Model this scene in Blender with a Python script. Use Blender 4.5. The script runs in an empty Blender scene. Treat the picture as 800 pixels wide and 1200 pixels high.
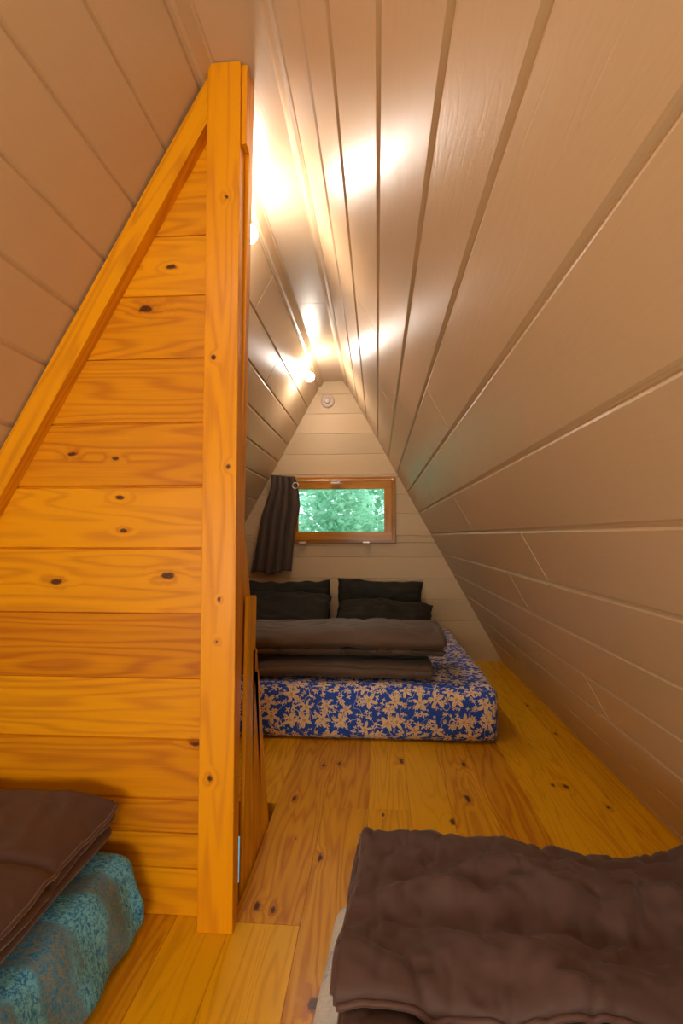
import bpy, bmesh, math, random
from math import sin, cos, pi, exp, sqrt, radians, atan
from mathutils import Vector, Matrix, noise as mn

S = bpy.context.scene
COL = S.collection
R = random.Random(11)

# ------------------------------------------------------------------ helpers
def tag(o, label=None, cat=None, group=None, kind=None):
    if label: o['label'] = label
    if cat: o['category'] = cat
    if group: o['group'] = group
    if kind: o['kind'] = kind
    return o

def empty(name, loc, label=None, cat=None, group=None, kind=None):
    o = bpy.data.objects.new(name, None)
    COL.objects.link(o); o.location = loc
    o.empty_display_size = .05
    bpy.context.view_layer.update()
    return tag(o, label, cat, group, kind)

class MB:
    """collects faces with uv and tone"""
    def __init__(s): s.v=[]; s.f=[]; s.uv=[]; s.t=[]
    def quad(s, pts, uvs=None, tone=.5):
        b=len(s.v); s.v.extend(Vector(p) for p in pts); s.f.append(tuple(range(b,b+len(pts))))
        s.uv.extend(uvs if uvs else [(p[0],p[1]) for p in pts]); s.t.append(tone)
    def add(s, vs, fs, uvf=None, tone=.5):
        b=len(s.v); vs=[Vector(p) for p in vs]; s.v.extend(vs)
        for f in fs:
            s.f.append(tuple(b+i for i in f))
            for i in f: s.uv.append(uvf(vs[i]) if uvf else boxuv(vs[i],None))
            s.t.append(tone)
    def box(s, lo, hi, tone=.5, long='z', bev=0.0, off=(0,0)):
        """bevelled box, uv runs along 'long'"""
        bm=bmesh.new(); bmesh.ops.create_cube(bm,size=1)
        lo=Vector(lo); hi=Vector(hi)
        for v in bm.verts:
            v.co=Vector([(lo[i]+hi[i])/2+v.co[i]*(hi[i]-lo[i]) for i in range(3)])
        if bev>0: bmesh.ops.bevel(bm,geom=bm.edges[:],offset=bev,segments=2,affect='EDGES',profile=.5)
        bm.normal_update(); s.bm(bm,long,tone,off); bm.free()
    def bm(s,bm,long='z',tone=.5,off=(0,0),mat=None):
        b=len(s.v); bm.verts.index_update()
        s.v.extend((mat@v.co if mat else v.co.copy()) for v in bm.verts)
        L='xyz'.index(long)
        for f in bm.faces:
            s.f.append(tuple(b+v.index for v in f.verts))
            n=f.normal; oth=[i for i in range(3) if i!=L]
            a=oth[0] if abs(n[oth[0]])<abs(n[oth[1]]) else oth[1]
            for v in f.verts: s.uv.append((v.co[L]+off[0],v.co[a]+off[1]))
            s.t.append(tone)
    def build(s,name,mat,parent=None,smooth=False,kind=None):
        me=bpy.data.meshes.new(name); me.from_pydata(s.v,[],s.f)
        ul=me.uv_layers.new(name='UVMap')
        for i,uv in enumerate(s.uv): ul.data[i].uv=uv
        at=me.attributes.new('tone','FLOAT','FACE')
        for i,t in enumerate(s.t): at.data[i].value=t
        me.materials.append(mat)
        if smooth:
            for p in me.polygons: p.use_smooth=True
        o=bpy.data.objects.new(name,me); COL.objects.link(o)
        if parent: attach(o,parent)
        if kind: o['kind']=kind
        return o

def attach(o,parent):
    o.parent=parent
    bpy.context.view_layer.update()
    o.matrix_parent_inverse=parent.matrix_world.inverted()

def boxuv(p,n): return (p[0],p[1])

def lathe(prof, seg=24, mat=None):
    """prof list of (r,z); returns verts, faces"""
    vs=[];fs=[]
    for r,z in prof:
        for k in range(seg):
            a=2*pi*k/seg; p=Vector((r*cos(a),r*sin(a),z)); vs.append(mat@p if mat else p)
    for i in range(len(prof)-1):
        for k in range(seg):
            a=i*seg+k;b=i*seg+(k+1)%seg
            fs.append((a,b,b+seg,a+seg))
    fs.append(tuple(range(seg))[::-1]); fs.append(tuple(range((len(prof)-1)*seg,len(prof)*seg)))
    return vs,fs

def tube(path, r, seg=10, closed=False):
    vs=[];fs=[];n=len(path)
    for i,p in enumerate(path):
        p=Vector(p)
        a=Vector(path[(i-1)%n] if closed or i>0 else path[i]); b=Vector(path[(i+1)%n] if closed or i<n-1 else path[i])
        t=(b-a)
        if t.length<1e-9: t=Vector((1,0,0))
        t.normalize()
        up=Vector((0,0,1)) if abs(t.z)<.9 else Vector((1,0,0))
        s=t.cross(up).normalized(); u=s.cross(t)
        for k in range(seg):
            an=2*pi*k/seg; vs.append(p+s*cos(an)*r+u*sin(an)*r)
    m=n if closed else n-1
    for i in range(m):
        for k in range(seg):
            a=i*seg+k;b=i*seg+(k+1)%seg;j=(i+1)%n
            fs.append((a,b,j*seg+(k+1)%seg,j*seg+k))
    if not closed:
        fs.append(tuple(range(seg))[::-1]); fs.append(tuple(range((n-1)*seg,n*seg)))
    return vs,fs

# ------------------------------------------------------------------ materials
class NT:
    def __init__(s,name):
        s.m=bpy.data.materials.new(name); s.m.use_nodes=True
        s.n=s.m.node_tree.nodes; s.l=s.m.node_tree.links
        s.b=s.n['Principled BSDF']
    def node(s,t,**k):
        x=s.n.new(t)
        for a,b in k.items(): setattr(x,a,b)
        return x
    def put(s,inp,v):
        if isinstance(v,bpy.types.NodeSocket): s.l.new(v,inp)
        else: inp.default_value=v
    def M(s,op,a,b=None,c=None,clamp=False):
        x=s.node('ShaderNodeMath',operation=op,use_clamp=clamp)
        s.put(x.inputs[0],a)
        if b is not None: s.put(x.inputs[1],b)
        if c is not None: s.put(x.inputs[2],c)
        return x.outputs[0]
    def V(s,op,a,b=None,out=0):
        x=s.node('ShaderNodeVectorMath',operation=op); s.put(x.inputs[0],a)
        if b is not None: s.put(x.inputs[1],b)
        return x.outputs[out]
    def length(s,a):
        x=s.node('ShaderNodeVectorMath',operation='LENGTH'); s.put(x.inputs[0],a); return x.outputs['Value']
    def noise(s,vec,scale=1,detail=2,rough=.5,out='Fac',dist=0):
        x=s.node('ShaderNodeTexNoise'); s.put(x.inputs['Vector'],vec); x.inputs['Scale'].default_value=scale
        x.inputs['Detail'].default_value=detail; x.inputs['Roughness'].default_value=rough; x.inputs['Distortion'].default_value=dist
        return x.outputs[out]
    def mix(s,f,a,b,blend='MIX'):
        x=s.node('ShaderNodeMix',data_type='RGBA',blend_type=blend); s.put(x.inputs[0],f)
        for i,v in ((6,a),(7,b)):
            if isinstance(v,tuple): v=(*v[:3],1)
            s.put(x.inputs[i],v)
        return x.outputs[2]
    def ss(s,v,a,b,lo=0.,hi=1.):
        x=s.node('ShaderNodeMapRange',interpolation_type='SMOOTHSTEP'); s.put(x.inputs[0],v)
        x.inputs[1].default_value=a;x.inputs[2].default_value=b;x.inputs[3].default_value=lo;x.inputs[4].default_value=hi
        return x.outputs[0]
    def uv(s): return s.node('ShaderNodeTexCoord').outputs['UV']
    def pos(s): return s.node('ShaderNodeNewGeometry').outputs['Position']
    def tone(s):
        x=s.node('ShaderNodeAttribute',attribute_name='tone'); return x.outputs['Fac']
    def bump(s,h,strength=.3,dist=.002):
        x=s.node('ShaderNodeBump'); x.inputs['Strength'].default_value=strength; x.inputs['Distance'].default_value=dist
        s.put(x.inputs['Height'],h); s.l.new(x.outputs[0],s.b.inputs['Normal'])
    def set(s,**k):
        for a,v in k.items():
            a=a.replace('_',' ')
            if isinstance(v,tuple): v=(*v[:3],1)
            s.put(s.b.inputs[a],v)
        return s

def srgb(r,g,b):
    f=lambda c:(c/255/12.92 if c/255<=.04045 else ((c/255+.055)/1.055)**2.4)
    return (f(r),f(g),f(b))

def pine(name, light, dark, knots=(), rough=.3, coat=.3, ring=14, kcol=srgb(70,28,8), tonec=None, axis='floor'):
    t=NT(name)
    uv=t.uv()
    st=t.V('MULTIPLY',uv,(0.7,7.5,1.))
    n=t.noise(st,1,2,.45)
    fine=t.noise(t.V('MULTIPLY',uv,(5,170,1)),1,2,.6)
    med=t.noise(t.V('MULTIPLY',uv,(1.4,30,1)),1,2,.5)
    phase=t.M('MULTIPLY',n,float(ring))
    core=None
    if knots:
        pos=t.pos(); g=None; wn=t.noise(t.V('MULTIPLY',pos,(38,38,38)),1,2,.5)
        for (x,y,z,r) in knots:
            d=t.V('SUBTRACT',pos,(x,y,z))
            # ellipse stretched along the grain
            d=t.V('MULTIPLY',d,(1.15,.5,1) if axis=='floor' else (.5,1,1.15))
            ln=t.M('MULTIPLY_ADD',t.M('SUBTRACT',wn,.5),r*1.7,t.length(d))
            a=t.ss(ln,0,r*3.6,1.,0.); c=t.ss(ln,r*.45,r*1.0,1.,0.)
            g=a if g is None else t.M('ADD',g,a)
            core=c if core is None else t.M('MAXIMUM',core,c)
        phase=t.M('ADD',phase,t.M('MULTIPLY',g,1.1))
        halo=t.M('MULTIPLY',t.M('POWER',t.M('MINIMUM',g,1.),3.),.45)
    s=t.M('MULTIPLY_ADD',t.M('SINE',t.M('MULTIPLY',phase,2*pi)),.5,.5)
    s=t.M('POWER',s,2.2)
    f=t.M('MULTIPLY_ADD',s,.36,t.M('MULTIPLY',fine,.42))
    f=t.M('ADD',f,t.M('MULTIPLY_ADD',med,.5,-.25))
    if knots: f=t.M('ADD',f,halo)
    f=t.M('ADD',f,t.M('MULTIPLY_ADD',t.tone(),.68,-.40),clamp=True)
    col=t.mix(f,light,dark)
    if knots:
        kn=t.noise(t.V('MULTIPLY',t.pos(),(160,160,160)),1,2)
        col=t.mix(t.M('MULTIPLY',core,t.ss(kn,.2,.6,.75,1.)),col,kcol)
    t.set(Base_Color=col,Roughness=t.M('MULTIPLY_ADD',s,.08,rough),Coat_Weight=coat,Coat_Roughness=.18,Specular_IOR_Level=.35)
    t.bump(t.M('ADD',s,fine),.12,.001)
    return t.m

def painted(name, base, rough=.36, amp=.05, spec=.5, coat=0.):
    t=NT(name); uv=t.uv()
    g=t.noise(t.V('MULTIPLY',uv,(9,130,1)),1,3,.6)
    h=t.noise(t.V('MULTIPLY',uv,(2.2,16,1)),1,2,.5)
    w=t.ss(t.M('SINE',t.M('MULTIPLY',h,60.)),.2,1.)
    b=tuple(c*(1+amp*2) for c in base); d=tuple(c*(1-amp*2) for c in base)
    f=t.M('MULTIPLY_ADD',t.tone(),.55,t.M('MULTIPLY_ADD',g,.45,-.0),clamp=True)
    t.set(Base_Color=t.mix(f,b,d),Roughness=t.M('MULTIPLY_ADD',g,.12,rough-.06),Specular_IOR_Level=spec,Coat_Weight=coat,Coat_Roughness=.3)
    t.bump(t.M('ADD',g,t.M('MULTIPLY',w,.5)),.22,.0009)
    return t.m

FK=[(-.199,1.796,0,.012),(.374,2.23,0,.017),(.285,2.05,0,.016),(-.185,2.521,0,.014),(-.26,2.50,0,.013),(.113,2.57,0,.016),
    (.41,2.553,0,.017),(.771,2.375,0,.013),(.822,2.364,0,.014),(.966,3.45,0,.014),(.986,2.977,0,.014),(-.153,1.246,0,.017),
    (-.351,2.186,0,.012),(-.361,1.554,0,.012),(-.31,1.543,0,.010),(.02,2.08,0,.006),(-.30,1.9,0,.004),(.93,2.2,0,.01)]
PK=[(-.705,1.5,1.798,.016),(-.976,1.5,.96,.013),(-.63,1.5,.98,.013),(-.78,1.5,1.216,.009),(-.765,1.5,1.115,.008),
    (-.741,1.5,1.931,.006),(-.632,1.5,1.927,.009),(-1.073,1.5,1.491,.013),(-.932,1.5,1.351,.009),(-.796,1.5,1.336,.008),(-.533,1.5,.49,.011)]
m_floor=pine('floor_pine',srgb(240,184,6),srgb(182,104,2),FK,rough=.36,coat=.08,ring=15)
m_part=pine('partition_pine',srgb(236,160,0),srgb(176,90,0),PK,rough=.36,coat=.15,ring=13,axis='wall')
m_post=pine('post_pine',srgb(240,160,0),srgb(188,98,0),[(-.45,1.44,.92,.006),(-.455,1.44,.80,.007),(-.475,1.44,1.62,.009),(-.44,1.44,2.1,.010),(-.47,1.44,.42,.012),(-.428,1.44,1.3,.009)],rough=.33,coat=.25,ring=9)
m_rail=pine('rail_pine',srgb(248,186,20),srgb(196,118,6),rough=.36,coat=.15,ring=9)
m_frame=pine('window_pine',srgb(200,130,0),srgb(158,92,0),rough=.35,coat=.3,ring=8)
m_low=pine('lower_pine',srgb(205,150,50),srgb(170,110,30),rough=.5,coat=0,ring=8)
WALL=(.62,.455,.285)
m_wall=painted('painted_boards',WALL,rough=.38,amp=.035)
m_back=painted('painted_gable_boards',(.62,.46,.27),rough=.5,amp=.05)
m_ceil=painted('painted_ceiling',(.64,.48,.32),rough=.34,amp=.02)

def fabric(name, col, rough=.75, sheen=.3, bump=.25, var=.12, scale=1400):
    t=NT(name); p=t.node('ShaderNodeTexCoord').outputs['Object']
    n=t.noise(p,scale,1,.5); big=t.noise(p,7,3,.55); mid=t.noise(p,60,3,.6)
    f=t.M('MULTIPLY_ADD',big,.6,t.M('MULTIPLY',mid,.4))
    a=tuple(c*(1+var) for c in col); b=tuple(c*(1-var) for c in col)
    t.set(Base_Color=t.mix(f,a,b),Roughness=rough,Sheen_Weight=sheen,Sheen_Roughness=.4)
    t.bump(t.M('MULTIPLY_ADD',n,.3,mid),bump,.0012)
    return t.m
m_brown=fabric('brown_duvet',srgb(80,56,50),rough=.7,sheen=.15,var=.10)
m_brown_edge=fabric('brown_piping',srgb(84,54,46),rough=.6)
m_grey=fabric('taupe_duvet',srgb(88,69,55),rough=.7,sheen=.12)
m_black=fabric('dark_pillow',srgb(26,27,15),rough=.8,sheen=.04)
m_curt=fabric('curtain_cloth',srgb(82,66,54),rough=.8,sheen=.1)

def metal(name,col,rough=.3):
    t=NT(name); n=t.noise(t.node('ShaderNodeTexCoord').outputs['Object'],200,2)
    t.set(Base_Color=col,Metallic=1.,Roughness=t.M('MULTIPLY_ADD',n,.1,rough)); return t.m
m_steel=metal('steel',(.72,.70,.66))
def plain(name,col,rough=.5):
    t=NT(name); n=t.noise(t.node('ShaderNodeTexCoord').outputs['Object'],90,2)
    t.set(Base_Color=t.mix(n,tuple(c*.95 for c in col),tuple(min(1,c*1.05) for c in col)),Roughness=rough); return t.m
m_plast=plain('cream_plastic',(.62,.5,.42),.35)
m_white=plain('white_plastic',(.8,.78,.74),.35)
m_seal=plain('dark_gap',(.10,.06,.03),.8)

def floral(name):
    t=NT(name); uv=t.uv()
    wob=t.V('SCALE',t.V('SUBTRACT',t.noise(uv,22,2,.5,'Color'),(.5,.5,.5)))
    wob.node.inputs['Scale'].default_value=.020
    p0=t.V('ADD',uv,wob)
    def layer(scale,k,r0,r1,seed,depth=.45):
        p=t.V('ADD',t.V('MULTIPLY',p0,(scale,scale,0)),(seed,seed*1.7,0))
        vo=t.node('ShaderNodeTexVoronoi',voronoi_dimensions='2D'); vo.inputs['Scale'].default_value=1; vo.inputs['Randomness'].default_value=.85
        t.put(vo.inputs['Vector'],p)
        d=t.V('SUBTRACT',p,vo.outputs['Position'])
        sp=t.node('ShaderNodeSeparateXYZ'); t.put(sp.inputs[0],d)
        cs=t.node('ShaderNodeSeparateColor'); t.put(cs.inputs[0],vo.outputs['Color'])
        ang=t.M('ARCTAN2',sp.outputs[1],sp.outputs[0])
        ph=t.M('MULTIPLY',cs.outputs[0],6.28)
        pet=t.M('COSINE',t.M('MULTIPLY',t.M('ADD',ang,ph),float(k)))
        pet=t.M('ABSOLUTE',pet) if False else pet
        r=t.M('MULTIPLY_ADD',pet,depth*.5,1-depth*.5)
        r=t.M('MULTIPLY',r,t.M('MULTIPLY_ADD',cs.outputs[1],r1-r0,r0))
        ln=t.length(d)
        e=t.M('SUBTRACT',r,ln)
        m=t.ss(e,-.02,.02)
        vein=t.M('MULTIPLY',t.ss(t.M('ABSOLUTE',t.M('SINE',t.M('MULTIPLY',t.M('ADD',ang,ph),float(k)/2))),0,.16,.6,0.),t.ss(e,.02,.08))
        rim=t.ss(ln,.0,.14,1.,0.)
        return m,vein,rim
    big=layer(9.5,5,.34,.50,3.1,.7)
    mid=layer(17,5,.14,.42,7.7,.75)
    sml=layer(26,4,.16,.44,1.3,.8)
    n=t.noise(t.V('MULTIPLY',uv,(60,60,60)),1,2)
    ground=t.mix(n,srgb(16,48,165),srgb(40,104,222))
    cream=t.mix(n,srgb(232,206,160),srgb(248,232,192))
    # thin vines
    vn=t.noise(uv,11,1,.4); vine=t.ss(t.M('ABSOLUTE',t.M('SUBTRACT',vn,.5)),.003,.010,1.,0.)
    m=t.M('MAXIMUM',t.M('MAXIMUM',big[0],mid[0]),t.M('MAXIMUM',sml[0],vine))
    c=t.mix(m,ground,cream)
    c=t.mix(t.M('MULTIPLY',t.M('MAXIMUM',big[1],mid[1]),.8),c,srgb(40,60,130))
    c=t.mix(t.M('MULTIPLY',t.M('MAXIMUM',big[2],mid[2]),.7),c,srgb(190,120,80))
    t.set(Base_Color=c,Roughness=.8,Sheen_Weight=.05)
    t.bump(t.noise(uv,900,1),.2,.0006)
    return t.m
m_floral=floral('blue_floral_cover')

def batik(name,cols,contrast=1.):
    t=NT(name); uv=t.uv()
    big=t.noise(t.V('MULTIPLY',uv,(4,9,1)),1,2,.5)
    w=t.noise(t.V('MULTIPLY',uv,(70,110,1)),1,3,.7,dist=1.2)
    vo=t.node('ShaderNodeTexVoronoi',voronoi_dimensions='2D',feature='DISTANCE_TO_EDGE'); t.put(vo.inputs['Vector'],t.V('ADD',uv,t.V('MULTIPLY',t.noise(uv,20,1,.5,'Color'),(.03,.03,0)))); vo.inputs['Scale'].default_value=75
    e=t.ss(vo.outputs['Distance'],.02,.12,1.,0.)
    row=t.ss(t.M('SINE',t.M('MULTIPLY',t.node('ShaderNodeSeparateXYZ').outputs[0],1.)),0,1)
    sx=t.node('ShaderNodeSeparateXYZ'); t.put(sx.inputs[0],uv)
    band=t.ss(t.M('SINE',t.M('MULTIPLY_ADD',sx.outputs[1],34.,t.M('MULTIPLY',big,5.))),-.3,.5)
    c=t.mix(t.ss(w,.38,.60),cols[0],cols[1])
    c2=t.mix(t.ss(w,.35,.65),cols[2],cols[3])
    c=t.mix(band,c,c2)
    c=t.mix(t.M('MULTIPLY',e,.22*contrast),c,cols[1])
    t.set(Base_Color=c,Roughness=.8,Sheen_Weight=.08)
    t.bump(t.noise(uv,700,1),.2,.0006)
    return t.m
m_teal=batik('teal_batik_cover',[srgb(0,116,190),srgb(120,205,236),srgb(132,136,120),srgb(20,130,190)])
m_pale=batik('pale_cover',[srgb(205,214,220),srgb(225,228,226),srgb(150,185,220),srgb(226,226,222)],.5)

t=NT('glass'); n=t.n; g=n.new('ShaderNodeBsdfGlossy'); g.inputs['Roughness'].default_value=.02
tr=n.new('ShaderNodeBsdfTransparent'); tr.inputs[0].default_value=(.88,1,.97,1); fr=n.new('ShaderNodeFresnel'); fr.inputs[0].default_value=1.45
mx=n.new('ShaderNodeMixShader'); t.l.new(fr.outputs[0],mx.inputs[0]); t.l.new(tr.outputs[0],mx.inputs[1]); t.l.new(g.outputs[0],mx.inputs[2])
t.l.new(mx.outputs[0],n['Material Output'].inputs[0]); m_glass=t.m

def emis(name,col,st):
    t=NT(name); t.set(Base_Color=col,Emission_Color=col); t.b.inputs['Emission Strength'].default_value=st; return t.m
BULB=165
m_bulb=emis('lit_bulb',(1.,.91,.81),BULB)

t=NT('leaves'); p=t.pos(); nn=t.noise(p,2.3,3,.6)
c=t.mix(t.ss(nn,.35,.65),(.30,.55,.42),(.60,.84,.70)); t.set(Base_Color=c,Roughness=.45)
tl=t.n.new('ShaderNodeBsdfTranslucent'); t.put(tl.inputs[0],c); ms=t.n.new('ShaderNodeMixShader'); ms.inputs[0].default_value=.5
t.l.new(t.b.outputs[0],ms.inputs[1]); t.l.new(tl.outputs[0],ms.inputs[2]); t.l.new(ms.outputs[0],t.n['Material Output'].inputs[0]); m_leaf=t.m
m_bark=plain('bark',(.12,.08,.05),.9)

# ------------------------------------------------------------------ room constants
YB=4.635; YF=-1.7; CZ=2.52; CL=-.498; CR=-.295
rx=lambda z:1.085-.5475*z
lx=lambda z:-1.878+.5475*z

def plank(mb, P, a0,a1,c0,c1, v0,v1, b=.006, dep=.007, gap=.0012, tone=None, amp=1):
    """trapezoid plank: bottom edge u a0..a1 at v0, top edge u c0..c1 at v1; P(u,v,d)->xyz"""
    tone=R.random()*amp+(1-amp)/2 if tone is None else tone
    ou,ov=R.uniform(0,40),R.uniform(0,40)
    v0+=gap; v1-=gap; g=gap
    o=[(a0+g,v0),(a1-g,v0),(c1-g,v1),(c0+g,v1)]
    i=[(a0+g+b*.4,v0+b),(a1-g-b*.4,v0+b),(c1-g-b*.4,v1-b),(c0+g+b*.4,v1-b)]
    m=[(a0+g+b*.1,v0+b*.45),(a1-g-b*.1,v0+b*.45),(c1-g-b*.1,v1-b*.45),(c0+g+b*.1,v1-b*.45)]
    U=lambda q:(q[0]+ou,q[1]+ov)
    mb.quad([P(*q,0) for q in i],[U(q) for q in i],tone)
    for A,B,da,db in ((o,m,-dep,-dep*.45),(m,i,-dep*.45,0)):
        for k in range(4):
            l=(k+1)%4
            mb.quad([P(*A[k],da),P(*A[l],da),P(*B[l],db),P(*B[k],db)],[U(A[k]),U(A[l]),U(B[l]),U(B[k])],tone)

def slab(mb,P,pts,d0,d1,tone=.5):
    """solid backing polygon between depths"""
    n=len(pts)
    mb.quad([P(*q,d0) for q in pts],pts,tone); mb.quad([P(*q,d1) for q in pts][::-1],pts[::-1],tone)
    for k in range(n):
        l=(k+1)%n; mb.quad([P(*pts[k],d1),P(*pts[l],d1),P(*pts[l],d0),P(*pts[k],d0)],[pts[k],pts[l],pts[l],pts[k]],tone)

# ---- slopes
C60=1/sqrt(1+.5475**2); S60=.5475*C60   # along-slope dir (dx=-.5475,dz=1)
nR=Vector((-C60,0,-S60)); nL=Vector((C60,0,-S60))
def PR(u,v,d): return Vector((rx(v),u,v))+nR*d
def PL(u,v,d): return Vector((lx(v),u,v))+nL*d
GR=[-.02,.035,.226,.408,.585,.768,.944,1.118,1.306,1.486,1.655,1.80,1.973,2.158,2.30,2.459,CZ]
GL=[-.02,.10,.29,.48,.67,.86,1.05,1.24,1.43,1.616,1.78,1.936,2.10,2.272,2.459,CZ]
joints={2:[3.3],4:[1.1,3.9],5:[2.3],7:[.35,2.55],8:[3.2],9:[1.9],10:[2.5],11:[2.9],12:[2.2],6:[1.75,3.6],3:[2.0]}
def slope(name,P,G,jn,sgn):
    mb=MB()
    for i in range(len(G)-1):
        us=[YF]+[j for j in jn.get(i,[]) ]+[YB]
        tn=R.random()
        for k in range(len(us)-1):
            plank(mb,P,us[k],us[k+1],us[k],us[k+1],G[i],G[i+1],b=.0076 if G[i+1]-G[i]>.08 else .003,dep=.008,gap=.0013,tone=tn*.6+R.random()*.4)
    slab(mb,P,[(YF,-.02),(YB,-.02),(YB,CZ),(YF,CZ)],-.0075,-.05,.9)
    return mb.build(name,m_wall,kind='structure')
slope('wall_right',PR,GR,joints,1)
slope('wall_left',PL,GL,{k+1:[x+.37 for x in v] for k,v in joints.items()},-1)

# ---- ceiling strip + corner mouldings
mb=MB(); P=lambda u,v,d:Vector((v,u,CZ-d))
plank(mb,P,YF,3.05,YF,3.05,CL,CR,b=.002,dep=.004,tone=.4); plank(mb,P,3.05,YB,3.05,YB,CL,CR,b=.002,dep=.004,tone=.6)
slab(mb,P,[(YF,CL-.03),(YB,CL-.03),(YB,CR+.03),(YF,CR+.03)],-.0035,-.05)
mb.build('ceiling',m_ceil,kind='structure')
def corner_mould(name,x,sg):
    mb=MB()
    pr=[]
    for k in range(7):
        a=k/6*radians(118)
        pr.append((.012+.0*k,a))
    # ogee-like quarter strip hugging the corner, profile in xz
    pts=[(x,CZ),(x-sg*.012,CZ),(x-sg*.013,CZ-.004),(x-sg*.005,CZ-.009),(x+sg*.0175,CZ-.050),(x+sg*.0285,CZ-.052)]
    n=len(pts)
    for j in range(n):
        k=(j+1)%n
        a,b=pts[j],pts[k]
        mb.quad([(a[0],YF,a[1]),(b[0],YF,b[1]),(b[0],YB,b[1]),(a[0],YB,a[1])],[(YF,j*.02),(YF,j*.02+.02),(YB,j*.02+.02),(YB,j*.02)],.3)
    mb.build(name,m_wall,kind='structure')
corner_mould('trim_1',CR,1)
corner_mould('trim_2',CL,-1)

# ---- back gable with window hole
WX0,WX1,WZ0,WZ1=-.80,.162,1.038,1.630
PB=lambda u,v,d:Vector((u,YB-d,v))
GB=[-.03,.156,.345,.534,.717,.908,1.099,1.30,1.475,1.656,1.842,2.03,2.218,2.40,CZ]
mb=MB()
for i in range(len(GB)-1):
    a,b=GB[i],GB[i+1]; tn=R.random()
    cuts=[c for c in (WZ0,WZ1) if a<c<b]
    vs=[a]+cuts+[b]
    for j in range(len(vs)-1):
        p,q=vs[j],vs[j+1]
        L=lambda z:lx(min(z,CZ))-.02; Q=lambda z:rx(min(z,CZ))+.02
        if p>=WZ0-.001 and q<=WZ1+.001:
            plank(mb,PB,L(p),WX0,L(q),WX0,p,q,b=.004,dep=.005,tone=tn); plank(mb,PB,WX1,Q(p),WX1,Q(q),p,q,b=.004,dep=.005,tone=tn)
        else: plank(mb,PB,L(p),Q(p),L(q),Q(q),p,q,b=.004,dep=.005,tone=tn)
for pts in ([(-1.9,-.03),(1.12,-.03),(rx(WZ0)+.03,WZ0),(lx(WZ0)-.03,WZ0)],[(lx(WZ1)-.03,WZ1),(rx(WZ1)+.03,WZ1),(CR+.04,CZ+.03),(CL-.04,CZ+.03)],
            [(lx(WZ0)-.03,WZ0),(WX0,WZ0),(WX0,WZ1),(lx(WZ1)-.03,WZ1)],[(WX1,WZ0),(rx(WZ0)+.03,WZ0),(rx(WZ1)+.03,WZ1),(WX1,WZ1)]):
    slab(mb,PB,pts,-.0045,-.12,.5)
mb.build('wall_back',m_back,kind='structure')

# ---- front gable (behind the viewer) with an opening added for the fill light
FX0,FX1,FZ0,FZ1=-1.12,.34,.38,1.12
PF=lambda u,v,d:Vector((u,YF+d,v))
mb=MB()
for pts in ([(-1.9,-.03),(1.12,-.03),(rx(FZ0)+.03,FZ0),(lx(FZ0)-.03,FZ0)],[(lx(FZ1)-.03,FZ1),(rx(FZ1)+.03,FZ1),(CR+.04,CZ+.03),(CL-.04,CZ+.03)],
            [(lx(FZ0)-.03,FZ0),(FX0,FZ0),(FX0,FZ1),(lx(FZ1)-.03,FZ1)],[(FX1,FZ0),(rx(FZ0)+.03,FZ0),(rx(FZ1)+.03,FZ1),(FX1,FZ1)]):
    slab(mb,PF,pts,0,-.1,.5)
mb.build('wall_front',m_back,kind='structure')

# ---- floor boards with stair opening
OX0,OX1,OY0,OY1=-1.30,-.418,1.545,2.140
mb=MB(); PFl=lambda u,v,d:Vector((v,u,d))
seams=[-1.93,-1.76,-1.59,-1.42,-1.25,-1.08,-.915,-.748,-.582,-.418,-.222,-.04,.127,.294,.46,.626,.792,.958,1.13]
fj={7:[1.15],8:[.72,2.14],9:[1.487,2.90],10:[.95,2.12],11:[2.12,3.6],12:[1.3,3.0],13:[1.9,3.9],14:[.8,3.15],15:[2.45],16:[2.9],17:[3.38,1.6],6:[1.3],5:[.9]}
for i in range(len(seams)-1):
    a,b=seams[i],seams[i+1]
    ys=[YF]+sorted(fj.get(i,[]))+[YB]
    segs=[(ys[k],ys[k+1]) for k in range(len(ys)-1)]
    for (p,q) in segs:
        parts=[(p,q)]
        if a>=OX0-.2 and b<=OX1+.001:
            parts=[]
            if p<OY0: parts.append((p,min(q,OY0)))
            if q>OY1: parts.append((max(p,OY1),q))
        for (s0,s1) in parts:
            plank(mb,PFl,s0,s1,s0,s1,a,b,b=.0012,dep=.003,gap=.0003)
X0=-1.425
for pts in ([(YF,-1.93),(YB,-1.93),(YB,X0),(YF,X0)],[(YF,OX1),(YB,OX1),(YB,1.13),(YF,1.13)],[(YF,X0),(OY0,X0),(OY0,OX1),(YF,OX1)],[(OY1,X0),(YB,X0),(YB,OX1),(OY1,OX1)]):
    slab(mb,PFl,pts,-.0028,-.14,.6)
mb.build('floor',m_floor,kind='structure')

# ---- room below, seen through the stair opening
LZ=-2.4; LX0,LX1=-2.9,2.2
mb=MB()
def wl(lo,hi,long='x'): mb.box(lo,hi,.5,long)
WL=(-1.75,-1.05,-2.0,-1.12)   # hole added in the lower back wall, lit through the blind
wl((LX0,YB,LZ),(WL[0],YB+.1,-.14)); wl((WL[1],YB,LZ),(LX1,YB+.1,-.14)); wl((WL[0],YB,LZ),(WL[1],YB+.1,WL[2])); wl((WL[0],YB,WL[3]),(WL[1],YB+.1,-.14))
wl((LX0,YF-.1,LZ),(LX1,YF,-.14)); wl((LX0-.1,YF,LZ),(LX0,YB,-.14),'y'); wl((LX1,YF,LZ),(LX1+.1,YB,-.14),'y')
wl((LX0,YF,-.16),(-1.90,YB+.1,-.14),'y'); wl((1.12,YF,-.16),(LX1,YB+.1,-.14),'y')
mb.build('wall_lower',m_low,kind='structure')
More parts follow.
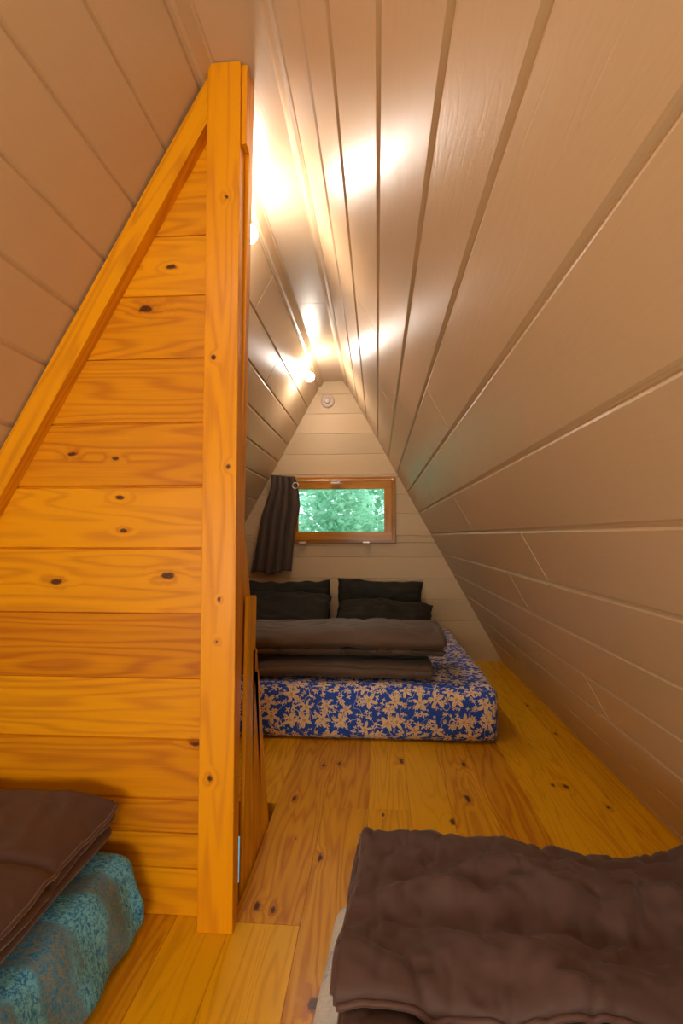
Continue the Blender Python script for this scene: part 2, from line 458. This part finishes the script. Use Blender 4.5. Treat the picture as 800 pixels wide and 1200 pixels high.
mb=MB(); mb.box((LX0,YF,LZ-.05),(LX1,YB,LZ),.5,'y'); mb.build('floor_lower',m_low,kind='structure')

# pale blue blind, added to tint the light glimpsed through the stair opening
mb=MB(); n=30
for k in range(n):
    z0=WL[2]+(WL[3]-WL[2])*k/n; z1=WL[2]+(WL[3]-WL[2])*(k+1)/n
    mb.box((WL[0]+.01,YB+.02,z0+.0015),(WL[1]-.01,YB+.023,z1-.0015),.5,'x')
tb=NT('blue_blind'); tb.set(Base_Color=(.45,.68,.9),Roughness=.6)
tl=tb.n.new('ShaderNodeBsdfTranslucent'); tl.inputs[0].default_value=(.55,.8,1,1); ms=tb.n.new('ShaderNodeMixShader'); ms.inputs[0].default_value=.7
tb.l.new(tb.b.outputs[0],ms.inputs[1]); tb.l.new(tl.outputs[0],ms.inputs[2]); tb.l.new(ms.outputs[0],tb.n['Material Output'].inputs[0])
mb.build('added_blind',tb.m,kind='structure')

# ---- partition (planks facing the viewer)
PP=lambda u,v,d:Vector((u,1.5-d,v))
GP=[0,.134,.233,.328,.502,.678,.869,1.061,1.249,1.444,1.641,1.836,2.024,2.226,2.40,2.515]
mb=MB()
for i in range(len(GP)-1):
    a,b=GP[i],GP[i+1]; big=i in (3,7,8)
    plank(mb,PP,lx(a)+.0,-.50,lx(b)+.0,-.50,a,b,b=.0035 if big else .0016,dep=.006,gap=.0018 if big else .0006,amp=.8)
slab(mb,PP,[(lx(0),0),(-.50,0),(-.50,CZ-.01),(lx(CZ-.01),CZ-.01)],-.0055,-.03,1.)
mb.build('wall_partition',m_part,kind='structure')
# batten fixed along the slope on the partition
mb=MB()
zb,zt=0.0,2.47; w=.088
def bt(z,o): return Vector((lx(z)+o,0,z))
A=[(lx(zb)+.002,zb),(lx(zb)+w,zb),(-.504,(-.504-w+1.878)/.5475),(-.504,2.49)]
y0,y1=1.452,1.4985
fr=[Vector((x,y0,z)) for x,z in A]; bk=[Vector((x,y1,z)) for x,z in A]
dd=Vector((.5475,0,1)).normalized(); pp=Vector((1,0,-.5475)).normalized()
U=lambda p:(p.dot(dd),p.dot(pp)+p.y)
for q in ([*fr],[fr[1],bk[1],bk[2],fr[2]],[fr[0],fr[3],bk[3],bk[0]],bk[::-1],[fr[2],bk[2],bk[3],fr[3]]):
    mb.quad(q,[U(p) for p in q],.3)
mb.build('trim_3',m_part,kind='structure')

# ---- post
post=empty('wooden_post',(-.455,1.47,0),'tall golden pine post running floor to ceiling at the end of the plank partition','post')
mb=MB(); mb.box((-.5035,1.44,0),(-.4025,1.498,CZ-.002),.25,'z',.003,(3.3,1.2)); mb.build('post_face',m_post,post)
mb=MB(); bm=bmesh.new()
vv=[bm.verts.new(p) for p in ((-.49,1.4985,0),(-.421,1.4985,0),(-.421,1.542,0),(-.49,1.542,0),(-.49,1.4985,CZ-.002),(-.386,1.4985,CZ-.002),(-.386,1.542,CZ-.002),(-.49,1.542,CZ-.002))]
for f in ((3,2,1,0),(4,5,6,7),(0,1,5,4),(1,2,6,5),(2,3,7,6),(3,0,4,7)): bm.faces.new([vv[i] for i in f])
bm.normal_update(); mb.bm(bm,'z',.1,(7.3,5.2)); bm.free(); mb.build('post_backing',m_post,post)
mb=MB(); mb.box((-.4022,1.452,2.27),(-.386,1.49,CZ-.004),.35,'z',.002,(9.3,5.2)); mb.build('top_block',m_post,post)

# ---- guard slats round the stair opening
rail=empty('stair_guard_rail',(-.43,1.75,0),'pine guard of leaning slats along the stair opening behind the post','railing')
def slat(y0,y1,z0,t0,t1,zt,x0,x1,xt=0,cut=0,name='slat',tone=.4):
    """slat in the YZ plane: foot y0..y1 at z0, head t0..t1 at zt, thickness x0..x1, head shift xt"""
    mb=MB(); bm=bmesh.new()
    pts=[(x,y,z,s) for s,(x) in ((0,x0),(1,x1)) for (y,z) in ((y0,z0),(y1,z0),(t1,zt-cut),(t0,zt))]
    vs=[bm.verts.new((p[0]+(xt if p[2]>z0+.2 else 0),p[1],p[2])) for p in pts]
    for f in ((0,1,2,3),(7,6,5,4),(0,4,5,1),(1,5,6,2),(2,6,7,3),(3,7,4,0)): bm.faces.new([vs[i] for i in f])
    bmesh.ops.recalc_face_normals(bm,faces=bm.faces[:]); bmesh.ops.bevel(bm,geom=bm.edges[:],offset=.003,segments=2,affect='EDGES')
    bm.normal_update(); mb.bm(bm,'z',tone,(R.random()*9,R.random()*9)); bm.free()
    return mb.build(name,m_rail,rail)
slat(1.60,1.715,-.12,1.655,1.77,.905,-.4315,-.4195,0,.012,tone=.35)
slat(1.735,1.905,-.12,1.72,1.785,.72,-.4315,-.4195,0,.012,tone=.7)
slat(1.925,2.03,-.12,1.74,1.81,.64,-.4315,-.4195,.0,.012,tone=.2)
mb=MB(); bm=bmesh.new(); pg=[(1.547,.655),(1.72,.655),(1.757,.88),(1.605,1.31),(1.547,1.33)]
a=[bm.verts.new((-.450,y,z)) for y,z in pg]; b=[bm.verts.new((-.4380,y,z)) for y,z in pg]
bm.faces.new(a[::-1]); bm.faces.new(b)
for k in range(5): bm.faces.new([a[k],a[(k+1)%5],b[(k+1)%5],b[k]])
bmesh.ops.recalc_face_normals(bm,faces=bm.faces[:]); bm.normal_update(); mb.bm(bm,'z',.5,(2,6)); bm.free(); mb.build('brace_board',m_rail,rail)

# ------------------------------------------------------------------ window
win=empty('window_1',(-.32,YB,1.33),'small pine framed window in the gable looking out on green foliage','window',kind='structure')
def ring(name,x0,x1,z0,z1,w,ya,yb,mat,tone=.4,bev=.003,parent=win):
    mb=MB()
    ww=w if isinstance(w,tuple) else (w,w,w,w) # l r b t
    mb.box((x0,ya,z0),(x1,yb,z0+ww[2]),tone,'x',bev,(1,2)); mb.box((x0,ya,z1-ww[3]),(x1,yb,z1),tone+.1,'x',bev,(4,2))
    mb.box((x0,ya+.0005,z0+ww[2]-.003),(x0+ww[0],yb,z1-ww[3]+.003),tone-.1,'z',bev,(8,2)); mb.box((x1-ww[1],ya+.0005,z0+ww[2]-.003),(x1,yb,z1-ww[3]+.003),tone+.05,'z',bev,(3,7))
    return mb.build(name,mat,parent)
ring('window_frame',WX0,WX1,WZ0,WZ1,.034,YB-.018,YB+.10,m_frame,.6)
ring('window_sash',WX0+.028,WX1-.030,WZ0+.024,WZ1-.018,(.055,.070,.076,.088),YB-.036,YB+.03,m_frame,.3)
mb=MB(); mb.box((WX0+.07,YB-.002,WZ0+.09),(WX1-.09,YB+.004,WZ1-.09)); mb.build('pane',m_glass,win)
mb=MB(); mb.add(*lathe([(0.001,0),(.016,0),(.018,.004),(.016,.008),(.009,.010),(.008,.03),(.001,.031)],16,Matrix.Translation((-.348,YB-.036,1.573))@Matrix.Rotation(pi/2,4,'X')))
mb.box((-.415,YB-.076,1.564),(-.335,YB-.062,1.583),.5,'x',.006); tag(mb.build('window_handle',m_white,win,True),'white turn handle')
for x in (-.675,-.10):
    mb=MB(); mb.box((x-.03,YB-.047,1.040),(x+.03,YB-.019,1.048),.5,'x',.002); mb.add(*tube([(x-.032,YB-.047,1.036),(x+.032,YB-.047,1.036)],.006))
    tag(mb.build('hinge',m_steel,win),'small steel hinge')

# curtain wire and curtain
rod=empty('curtain_wire',(-.4,YB-.055,1.60),'thin steel curtain wire stretched above the gable window','curtain rod')
mb=MB(); mb.add(*tube([(-.945,YB-.050,1.606),(-.6,YB-.050,1.601),(-.2,YB-.050,1.600),(.135,YB-.050,1.604)],.0032,8)); mb.build('wire',m_steel,rod)
for x,z in ((.135,1.604),(-.945,1.606)):
    mb=MB(); mb.add(*tube([(x,YB-.050,z),(x,YB-.004,z)],.006,10)); mb.add(*lathe([(.001,0),(.009,0),(.009,.006),(.001,.006)],12,Matrix.Translation((x,YB-.047,z))@Matrix.Rotation(pi/2,4,'X'))); mb.build('wire_hook',m_steel,rod)

cur=empty('curtain',(-.85,YB-.06,1.62),'short brown pleated curtain bunched at the left side of the gable window','curtain')
mb=MB(); nx,nz=110,60
vs=[];
def cpt(s,t):
    # s across 0..1, t down 0..1 ; edges measured from the window wall
    zt=1.650-.02*s; zb=.765+.018*sin(s*9)+.012*s
    z=zt+(zb-zt)*t
    xl=-.965 if t<.28 else -.965-(t-.28)/.72*.175
    if .14<t<.42: xl=-.965-.0*t-.085*max(0,(t-.14)/.28)
    if t>=.42: xl=-1.05-(t-.42)/.58*.085
    xr=-.735+.03*sin(min(1,t*2.2)*pi*.5)-.0*t
    if t>.35: xr=-.705-(t-.35)/.65*.065
    x=xl+(xr-xl)*s
    am=.020+.010*t
    fold=s*4.3+ .18*sin(t*3+1)
    y=YB-.080+am*sin(fold*2*pi)+.008*mn.noise(Vector((s*6,t*3,1)))
    y-=.02*t
    x+=.010*cos(fold*2*pi)
    if s>.80:  # outer flap in front
        k=(s-.80)/.2; y-=.040*sin(k*pi*.6)*(1-.2*t); x+=.030*k*sin(min(1,t*1.6+.1)*pi)
    return Vector((x,y,z))
pts=[[cpt(i/nx,j/nz) for i in range(nx+1)] for j in range(nz+1)]
flat=[p for r in pts for p in r]
fs=[(j*(nx+1)+i,j*(nx+1)+i+1,(j+1)*(nx+1)+i+1,(j+1)*(nx+1)+i) for j in range(nz) for i in range(nx)]
mb.add(flat,fs,lambda p:(p.x,p.z))
co=mb.build('curtain_cloth',m_curt,cur,True)
sm=co.modifiers.new('s','SOLIDIFY'); sm.thickness=.005; sm.offset=0
for s in (.9,):
    c=cpt(s,.10)+Vector((0,-.010,0)); path=[c+Vector((.026*cos(a),-.004*abs(cos(a)),.026*sin(a))) for a in [2*pi*k/24 for k in range(24)]]
    mb=MB(); mb.add(*tube(path,.0055,8,True)); tag(mb.build('eyelet',m_steel,cur,True),'silver eyelet ring')

# round cap near the apex
vent=empty('round_wall_cap',(-.465,YB-.004,2.335),'round beige cap on the gable boards just below the apex','wall cap')
mb=MB(); M_=Matrix.Translation((-.452,YB+.001,2.335))@Matrix.Rotation(pi/2,4,'X')
mb.add(*lathe([(.001,0),(.062,0),(.064,.008),(.058,.020),(.046,.026),(.001,.028)],32,M_)); mb.build('cap_plate',m_plast,vent,True)
mb=MB(); mb.add(*lathe([(.001,.027),(.030,.027),(.030,.046),(.022,.054),(.001,.055)],24,M_)); mb.build('cap_knob',m_plast,vent,True)

# ------------------------------------------------------------------ lamps
def lamp(y,label):
    a=empty('wall_lamp',(-.56,y,2.35),label,'lamp',None)
    zc=2.36; base=Vector((lx(zc),y,zc))+nL*.0005
    rot=nL.to_track_quat('Z','Y').to_matrix().to_4x4()
    T=Matrix.Translation(base)@rot
    mb=MB(); mb.add(*lathe([(.001,0),(.034,0),(.036,.005),(.030,.012),(.001,.014)],24,T)); mb.build('base_plate',m_white,a,True)
    mb=MB(); mb.add(*lathe([(.001,.010),(.021,.012),(.020,.034),(.014,.038),(.001,.040)],20,T)); mb.build('socket',m_white,a,True)
    pr=[(.001,.034),(.013,.036),(.016,.044)]
    c=.078; r=.037
    for k in range(2,15):
        an=pi*k/15; pr.append((r*sin(an)+.0005,c-r*cos(an)))
    pr.append((.001,c+r))
    mb=MB(); mb.add(*lathe(pr,24,T)); tag(mb.build('bulb',m_bulb,a,True),'glowing round bulb')
    return a
lamp(1.99,'lit bulb lamp near the ceiling, half hidden behind the tall post')
lamp(.12,'lit bulb lamp on the left slope above the viewer, outside the picture')
lamp(3.86,'lit bulb lamp near the apex, the far one above the gable window')

# ------------------------------------------------------------------ soft goods
def spans(L,r,n,m=4):
    a=[r*(1-cos(pi/2*k/m)) for k in range(m+1)]
    inner=[r+(L-2*r)*k/n for k in range(1,n)]
    b=[L-x for x in a[::-1]]
    return a+inner+b

def soft_box(lo,hi,r,n,disp,uvs=1.,tuck=0):
    """rounded box surface with displacement disp(p,n)->vector ; uv by dominant side"""
    lo=Vector(lo); D=Vector(hi)-lo
    ax=[spans(D[i],r,n[i]) for i in range(3)]
    mb=MB()
    inn=lambda p:Vector([min(max(p[i],r),D[i]-r) for i in range(3)])
    cache={}
    def pt(p):
        k=(round(p[0],5),round(p[1],5),round(p[2],5))
        if k in cache: return cache[k]
        p=Vector(p); q=inn(p); d=p-q
        if d.length>1e-7: d.normalize(); w=q+d*r
        else: d=Vector((0,0,1)); w=p
        w=lo+w
        mb.v.append(w+disp(w,d)); cache[k]=len(mb.v)-1
        return cache[k]
    for axis in range(3):
        for side in (0,1):
            i,j=[k for k in range(3) if k!=axis]
            for a in range(len(ax[i])-1):
                for b in range(len(ax[j])-1):
                    qs=[]
                    for (x,y) in ((a,b),(a+1,b),(a+1,b+1),(a,b+1)):
                        p=[0,0,0]; p[i]=ax[i][x]; p[j]=ax[j][y]; p[axis]=D[axis]*side; qs.append(p)
                    if (side==1)==(axis==1): qs=qs[::-1]
                    ids=[pt(q) for q in qs]
                    if len(set(ids))<4: continue
                    mb.f.append(tuple(ids)); mb.t.append(.5)
                    for q in qs:
                        if axis==2: uv=(q[0],q[1])
                        elif axis==1: uv=(q[0],(q[2]-D.z) if side==0 else (D.y+D.z-q[2]))
                        else: uv=((D.x+D.z-q[2]) if side else (q[2]-D.z),q[1])
                        mb.uv.append((uv[0]*uvs,uv[1]*uvs))
    return mb

def mat_disp(w,d):
    f=.006*mn.noise(w*3.1)+.0035*mn.noise(w*9)
    return d*f

mb=soft_box((-.85,2.785,0.004),(.640,4.585,.300),.055,(44,56,10),lambda w,d:d*(.008*mn.noise(w*2.5)+.004*mn.noise(w*8)-(.006 if abs(w.z-.17)<.012 else 0)*abs(d.y+d.x)*.0))
o=mb.build('mattress',m_floral,None,True)
tag(o,'thick double mattress in a blue and cream floral cover below the gable window','mattress')
o.data.update()

# left mattress
def ld(w,d):
    f=.010*mn.noise(w*4)+.006*mn.noise(Vector((w.x*6,w.y*6,w.z*14)))
    v=d*f
    if d.y>.2 and d.x>.2: v+=Vector((.02,.0,0))*exp(-((w.z-.08)/.06)**2)
    if d.x>.3: v+=Vector((.005*sin(w.y*38+w.z*20),0,0)) + Vector((.052*max(0,1-w.z/.22),0,0))
    return v
mb=soft_box((-1.50,-.35,0.004),(-.690,1.45,.222),.045,(24,60,14),ld)
o=mb.build('mattress',m_teal,None,True)
tag(o,'mattress in a teal batik cover on the floor against the plank partition','mattress')
# corner seam cord of the left cover
mb=soft_box((-.135,-.9,0.004),(.86,1.30,.215),.04,(40,70,10),lambda w,d:Vector((.13*.7*max(0,w.y-.9)*max(0,1-max(0,w.x+.1)/.4),0,0))+d*(.006*mn.noise(w*4)+.003*mn.noise(w*14)))
o=mb.build('mattress',m_pale,None,True)
tag(o,'mattress in a pale white and blue cover at the lower right, under a brown duvet','mattress')

def catmull(pts,step=.012):
    P=[Vector((p[0],p[1],0)) for p in pts]; out=[]
    P=[P[0]*2-P[1]]+P+[P[-1]*2-P[-2]]
    for i in range(1,len(P)-2):
        a,b,c,d=P[i-1:i+3]; L=(c-b).length; n=max(2,int(L/step))
        for k in range(n):
            t=k/n
            out.append(.5*((2*b)+(c-a)*t+(2*a-5*b+4*c-d)*t*t+(3*b-a-3*c+d)*t**3))
    out.append(P[-2]); return out

def sheet(prof, e0,e1, ne, th, frame, disp, taper=None, quilt=.22, qd=.35):
    """puffy sheet following prof (a,z) and extruded e0..e1.  frame(a,z,e)->Vector.
       returns MB + edge paths"""
    C=catmull(prof); n=len(C)
    N=[]
    for i in range(n):
        t=(C[min(i+1,n-1)]-C[max(i-1,0)]).normalized(); N.append(Vector((-t.y,t.x,0)))
    arc=[0]
    for i in range(1,n): arc.append(arc[-1]+(C[i]-C[i-1]).length)
    mb=MB(); T=arc[-1]
    # closed loop of section points: outer side forward, inner side backward
    loop=[(i,1) for i in range(n)]+[(i,-1) for i in range(n-1,-1,-1)]
    rows=[]
    for j in range(ne+1):
        s=j/ne; es=e0+(e1-e0)*s
        dist_e=min(s,1-s)*abs(e1-e0)
        row=[]
        for (i,sg) in loop:
            edge=min(arc[i],T-arc[i]); 
            k=min(1,sqrt(max(0.,1-(1-min(1,edge/.03))**2)))*min(1,.25+sqrt(max(0.,1-(1-min(1,dist_e/.03))**2)))
            q=abs(sin(pi*(arc[i]+.06*mn.noise(Vector((es*3,arc[i]*2,4))))/quilt))**.35
            h=th/2*k*(1-qd+qd*q)
            dt=0 if taper is None else taper(arc[i]/T,s)
            p=C[i]+N[i]*h*sg
            w=frame(p.x,p.y,es+dt)
            row.append(w+disp(w,arc[i],s,sg,frame_normal(frame,N[i]*sg)))
        rows.append(row)
    m=len(loop)
    for r in rows: mb.v.extend(r)
    for j in range(ne):
        for k in range(m):
            l=(k+1)%m
            mb.f.append((j*m+k,j*m+l,(j+1)*m+l,(j+1)*m+k)); mb.t.append(.5); mb.uv.extend([(0,0)]*4)
    for j,rev in ((0,True),(ne,False)):
        for i in range(n-1):
            a=j*m+i;b=j*m+i+1;c=j*m+(m-2-i);d=j*m+(m-1-i)
            mb.f.append((a,d,c,b) if rev else (a,b,c,d)); mb.t.append(.5); mb.uv.extend([(0,0)]*4)
    # paths for piping (mid line)
    mid=lambda j,i:(rows[j][i]+rows[j][m-1-i])/2
    pth={'e0':[mid(0,i) for i in range(n)],'e1':[mid(ne,i) for i in range(n)],'a0':[mid(j,0) for j in range(ne+1)],'a1':[mid(j,n-1) for j in range(ne+1)]}
    return mb,pth
def frame_normal(fr,n):
    o=fr(0,0,0); return (fr(n.x,n.y,0)-o)

def ridge(p):  # cloth-like crease noise
    return 1-2*abs(mn.noise(p))

def smooth(path,k=2):
    for _ in range(k):
        path=[path[0]]+[(path[i-1]+path[i]*2+path[i+1])/4 for i in range(1,len(path)-1)]+[path[-1]]
    return path

# -- foreground right duvet: folds run along x
frX=lambda a,z,e:Vector((e,a,z))
B0=.225
prof=[(.56,.018),(.8,.016),(1.05,.016),(1.20,.018),(1.262,.034),(1.225,.054),(1.10,.052),(.85,.050),(.64,.050),(.60,.064),(.64,.080),
      (.85,.084),(1.05,.086),(1.20,.086),(1.27,.098),(1.275,.120),(1.225,.134),(1.12,.126),(1.0,.120),(.93,.128),(.88,.122),(.845,.108)]
prof=[(a,B0+z) for a,z in prof]
def dR(w,arc,s,sg,n):
    x,y=w.x,w.y
    k=max(0,min(1,(w.z-B0)/.11))
    z=0
    # long valley across
    yc=1.03-.02*sin(x*4)+.02*mn.noise(Vector((x*3,0,7)))
    z-=.020*exp(-((y-yc)/.022)**2)*min(1,max(0,(x+.02)/.2))
    yc2=1.13-.16*(x-.1)
    z-=.016*exp(-((y-yc2)/.016)**2)*max(0,1-abs(x-.17)/.2)
    z+=.020*exp(-((y-1.10)/.05)**2)*max(0,1-abs(x-.30)/.35)
    c=Vector((x*3.0+y*1.2,y*7,2.)); z+=.019*ridge(c)
    c=Vector((x*9-y*5,y*13,5.)); z+=.013*ridge(c)
    c=Vector((x*16+y*12,y*26,8.)); z+=.006*ridge(c)
    z+=.003*mn.noise(Vector((x*30,y*30,1)))
    # sharp puckers running from the quilting seams
    cr=max(0,ridge(Vector((x*5+y*3,y*9-x*4,21))))**7; z-=.010*cr
    cr=max(0,ridge(Vector((x*11-y*7,y*8+x*5,33))))**6; z-=.006*cr
    # the far edge sags and lifts
    z+=(-.030*max(0,min(1,(x-.32)/.2))*exp(-((y-1.25)/.12)**2)+.035*exp(-((x-.75)/.10)**2)*exp(-((y-1.25)/.12)**2))
    z*=k if sg>0 or k>.6 else k*.5
    yy=.012*mn.noise(Vector((x*5,arc*3,3)))+.018*sin(x*7+1)*max(0,(y-1.1)/.15)*.5
    xx=.010*mn.noise(Vector((y*6,arc*4,9)))
    xx-=.022*max(0,min(1,(1.25-y)/.4))*max(0,1-s*8)
    return Vector((xx,yy,z))
def tp(a,s): return -.035*(1-s)*0 + (.012*sin(a*31))*(1-s)
mb,pt=sheet(prof,-.045,.785,170,.030,frX,dR,tp,quilt=.235)
D1=empty('duvet',(.35,.95,.27),'large dark brown folded duvet filling the lower right foreground','duvet')
mb.build('duvet_cloth',m_brown,D1,True)
for k in ('e0','a1'):
    b=MB(); b.add(*tube(smooth(pt[k][1:-1]),.0055,8)); b.build('piping',m_brown_edge,D1,True)

# -- left duvet: folds run along y
frY=lambda a,z,e:Vector((a,e,z))
B1=.232
prof=[(-.79,.014),(-.95,.014),(-1.25,.014),(-1.33,.026),(-1.25,.038),(-.98,.038),(-.79,.036),(-.755,.048),(-.79,.060),(-1.0,.062),(-1.27,.062),(-1.33,.074),(-1.25,.086),
      (-1.0,.086),(-.78,.084),(-.735,.097),(-.78,.110),(-1.0,.112),(-1.27,.112),(-1.33,.124),(-1.25,.136),(-1.0,.136),(-.80,.134),(-.722,.126)]
prof=[(a,B1+z) for a,z in prof]
def dL(w,arc,s,sg,n):
    x,y=w.x,w.y; k=max(0,min(1,(w.z-B1)/.12))
    z=.008*ridge(Vector((x*6,y*4,12)))+.005*ridge(Vector((x*14+y*4,y*9,3)))
    z-=.012*exp(-((y-1.10-.2*(x+.9))/.015)**2)*k
    z*=k
    z+=-.020*max(0,min(1,(x+.82)/.1))*k
    z+=.010*mn.noise(Vector((y*5,arc*2,1)))*max(0,min(1,(x+.9)/.15))
    yy=.012*mn.noise(Vector((x*5,arc*3,1)))
    xx=.016*mn.noise(Vector((y*4.5,round(w.z*18)/3,5)))*max(0,min(1,(x+.95)/.15))
    return Vector((xx,yy,z))
def tpl(a,s): return -.05*(a-.5)*0
mb,pt=sheet(prof,.30,1.42,130,.023,frY,dL,None,quilt=.26)
D2=empty('duvet',(-1.0,.9,.24),'dark brown folded duvet lying on the teal covered mattress at left','duvet')
mb.build('duvet_cloth',m_brown,D2,True)
for k in ('e1','a0','a1'):
    b=MB(); b.add(*tube(smooth(pt[k][1:-1]),.005,8)); b.build('piping',m_brown_edge,D2,True)

# -- two rolled duvets on the far bed
def roll(x0,x1,y0,y1,z0,z1,turns,th,seed,label,jut=0):
    cy,cz=(y0+y1)/2,(z0+z1)/2; hy,hz=(y1-y0)/2-th/2,(z1-z0)/2-th/2
    prof=[]
    n=int(turns*16)
    for k in range(n+1):
        a=-pi*.62+2*pi*turns*k/n
        inset=(1-k/n)*turns*th*.98
        ay,az=max(.02,hy-inset),max(.008,hz-inset)
        # superellipse
        c,s=cos(a),sin(a)
        prof.append((cy-ay*math.copysign(abs(c)**.6,c),cz+az*math.copysign(abs(s)**.8,s)))
    def dd(w,arc,s,sg,n_):
        z=.007*ridge(Vector((w.x*4+seed,w.y*8,w.z*16)))+.005*mn.noise(Vector((w.x*9,w.y*12,w.z*20+seed)))
        f=(w.z-z0)/(z1-z0)
        d=n_*z*.8
        z2=max(0,ridge(Vector((w.x*5+w.z*6,w.y*6,w.z*9+seed))))**6
        d=d-n_*.009*z2
        d.z+=(-.010*exp(-((w.x+.08)/.05)**2)+.012*sin(w.x*5+seed))*max(0,f)
        return d+Vector((.012*mn.noise(Vector((w.y*14,w.z*25,seed))),0,0))
    mb,pt=sheet(prof,x0,x1,90,th,frX,dd,None,quilt=.3,qd=.15)
    e=empty('rolled_duvet',(.0,cy,z0),label,'duvet')
    mb.build('duvet_cloth',m_grey,e,True)
    b=MB(); b.add(*tube(smooth(pt['e1'][1:-1]),.006,8)); b.build('piping',m_grey,e,True)
roll(-.76,.300,2.83,3.30,.302,.420,1.35,.036,3,'taupe rolled duvet lying directly on the floral mattress, beneath a thicker one')
roll(-.78,.372,2.84,3.36,.418,.598,2.2,.038,8,'thicker taupe rolled duvet, uppermost of the two rolls on the floral mattress')

# -- pillows
def pillow(w,h,t,loc,rot,seed,label):
    nx,ny=36,26; mb=MB(); vs=[];fs=[]
    for side in (1,-1):
        for j in range(ny+1):
            for i in range(nx+1):
                u=-1+2*i/nx; v=-1+2*j/ny
                u=math.copysign(abs(u)**.85,u); v=math.copysign(abs(v)**.85,v)
                e=(max(0,1-abs(u)**2.6)*max(0,1-abs(v)**2.6))**.42
                x=u*w/2*(1-.06*(1-abs(v)**2)*abs(u)**3*-1-.03); 
                x=u*w/2*(1-.05*(1-abs(u)**3*0)*(1-v*v)*abs(u)**4)
                y=v*h/2*(1-.07*(1-u*u)*abs(v)**4)
                z=side*(t/2*e+.002)
                z+=side*e*((.024*ridge(Vector((u*1.7+seed,v*1.9,seed*2)))+.010*ridge(Vector((u*2.5-v*2,v*5+u*2,seed+3))))+.007*ridge(Vector((u*5,v*6+seed,seed))))
                x+=.012*mn.noise(Vector((u*3,v*3,seed))); y+=.022*mn.noise(Vector((u*3,v*2,seed+5)))
                vs.append((x,y,z))
    m=nx+1; o2=(nx+1)*(ny+1)
    for j in range(ny):
        for i in range(nx):
            a=j*m+i; fs.append((a,a+1,a+m+1,a+m)); fs.append((o2+a,o2+a+m,o2+a+m+1,o2+a+1))
    bd=[i for i in range(nx)]+[nx+j*m for j in range(ny)]+[ny*m+i for i in range(nx,0,-1)]+[j*m for j in range(ny,0,-1)]
    for k in range(len(bd)):
        a,b=bd[k],bd[(k+1)%len(bd)]; fs.append((a,o2+a,o2+b,b))
    T=Matrix.Translation(loc)@Matrix.Rotation(radians(rot[2]),4,'Z')@Matrix.Rotation(radians(rot[0]),4,'X')@Matrix.Rotation(radians(rot[1]),4,'Z')
    mb.add([T@Vector(p) for p in vs],fs)
    o=mb.build('pillow',m_black,None,True); tag(o,label,'pillow'); 
    return o
pillow(.77,.385,.12,(-.790,4.49,.514),(80,1,2),1.3,'dark pillow at the back left of the far bed, leaning on the gable wall')
pillow(.75,.395,.12,(.012,4.49,.520),(80,-2,-2),4.1,'dark pillow at the back right of the far bed, leaning on the gable wall')
pillow(.78,.42,.13,(-.775,4.18,.484),(32,-2,2),7.2,'dark pillow slumped in front on the left side of the far bed')
pillow(.78,.40,.13,(.055,4.17,.454),(22,-3,-2),9.9,'dark pillow slumped in front on the right side of the far bed')

# ------------------------------------------------------------------ outside: tree beyond the window
def leafy(cx,cy,cz,rx_,ry_,rz_,n,seed,label):
    r=random.Random(seed); e=empty('tree',(cx,cy,-2.4),label,'tree')
    mb=MB()
    for _ in range(n):
        while True:
            p=Vector((r.uniform(-1,1),r.uniform(-1,1),r.uniform(-1,1)))
            if p.length<1: break
        c=Vector((cx+p.x*rx_,cy+p.y*ry_,cz+p.z*rz_))
        if mn.noise(c*1.6)<-.22: continue
        s=r.uniform(.035,.075)
        rot=Matrix.Rotation(r.uniform(0,6.3),3,'Z')@Matrix.Rotation(r.uniform(-1.2,1.2),3,'X')@Matrix.Rotation(r.uniform(-1,1),3,'Y')
        q=[rot@Vector(v)+c for v in ((-s,0,0),(-s*.3,-s*.45,.004),(s*.5,-s*.35,.006),(s,0,-.004),(s*.5,s*.35,.006),(-s*.3,s*.45,.004))]
        mb.quad(q,[(0,0)]*6)
    mb.build('crown',m_leaf,e)
    mb=MB(); mb.add(*tube([(cx,cy,-2.4),(cx+.05,cy,cz-rz_*.5),(cx-.1,cy+.1,cz+rz_*.3)],.09,10)); 
    mb.build('trunk',m_bark,e,True)
leafy(-1.5,7.6,1.2,1.5,.6,1.5,12000,1,'leafy green tree outside, filling the left of the gable window view')
leafy(.4,9.3,1.3,1.9,.8,1.9,14000,2,'leafy green tree outside, filling the right of the gable window view')
mb=MB(); mb.box((-14,4.8,-2.6),(14,30,-2.42)); mb.build('ground',plain('grass',(.15,.35,.12),.9),kind='structure')

# ------------------------------------------------------------------ light
w=bpy.data.worlds.new('sky'); S.world=w; w.use_nodes=True
w.node_tree.nodes['Background'].inputs[0].default_value=(.86,1.,.97,1); w.node_tree.nodes['Background'].inputs[1].default_value=2.0

def area(loc,rot,sx,sy,e,col):
    d=bpy.data.lights.new('gable_fill','AREA'); d.shape='RECTANGLE'; d.size=sx; d.size_y=sy; d.energy=e; d.color=col
    o=bpy.data.objects.new('gable_fill',d); COL.objects.link(o); o.location=loc; o.rotation_euler=rot; return o
area(((FX0+FX1)/2,YF-.12,(FZ0+FZ1)/2),(radians(90),0,0),1.44,.72,30,(1,.88,.68))  # warm fill light added outside the unseen front opening

# ------------------------------------------------------------------ camera
cd=bpy.data.cameras.new('camera'); cam=bpy.data.objects.new('camera',cd); COL.objects.link(cam)
cd.sensor_fit='VERTICAL'; cd.sensor_height=36; cd.sensor_width=24; cd.lens=18.0; cd.clip_start=.02
psi=atan(42/600); th=atan(28/600*cos(psi))
cam.location=(0,0,1.1); cam.rotation_euler=(pi/2+th,0,psi)
S.camera=cam
vs_=S.view_settings; S.display_settings.display_device='sRGB'
vs_.view_transform='Standard'; vs_.look='None'; vs_.exposure=.27; vs_.gamma=1; vs_.use_curve_mapping=False
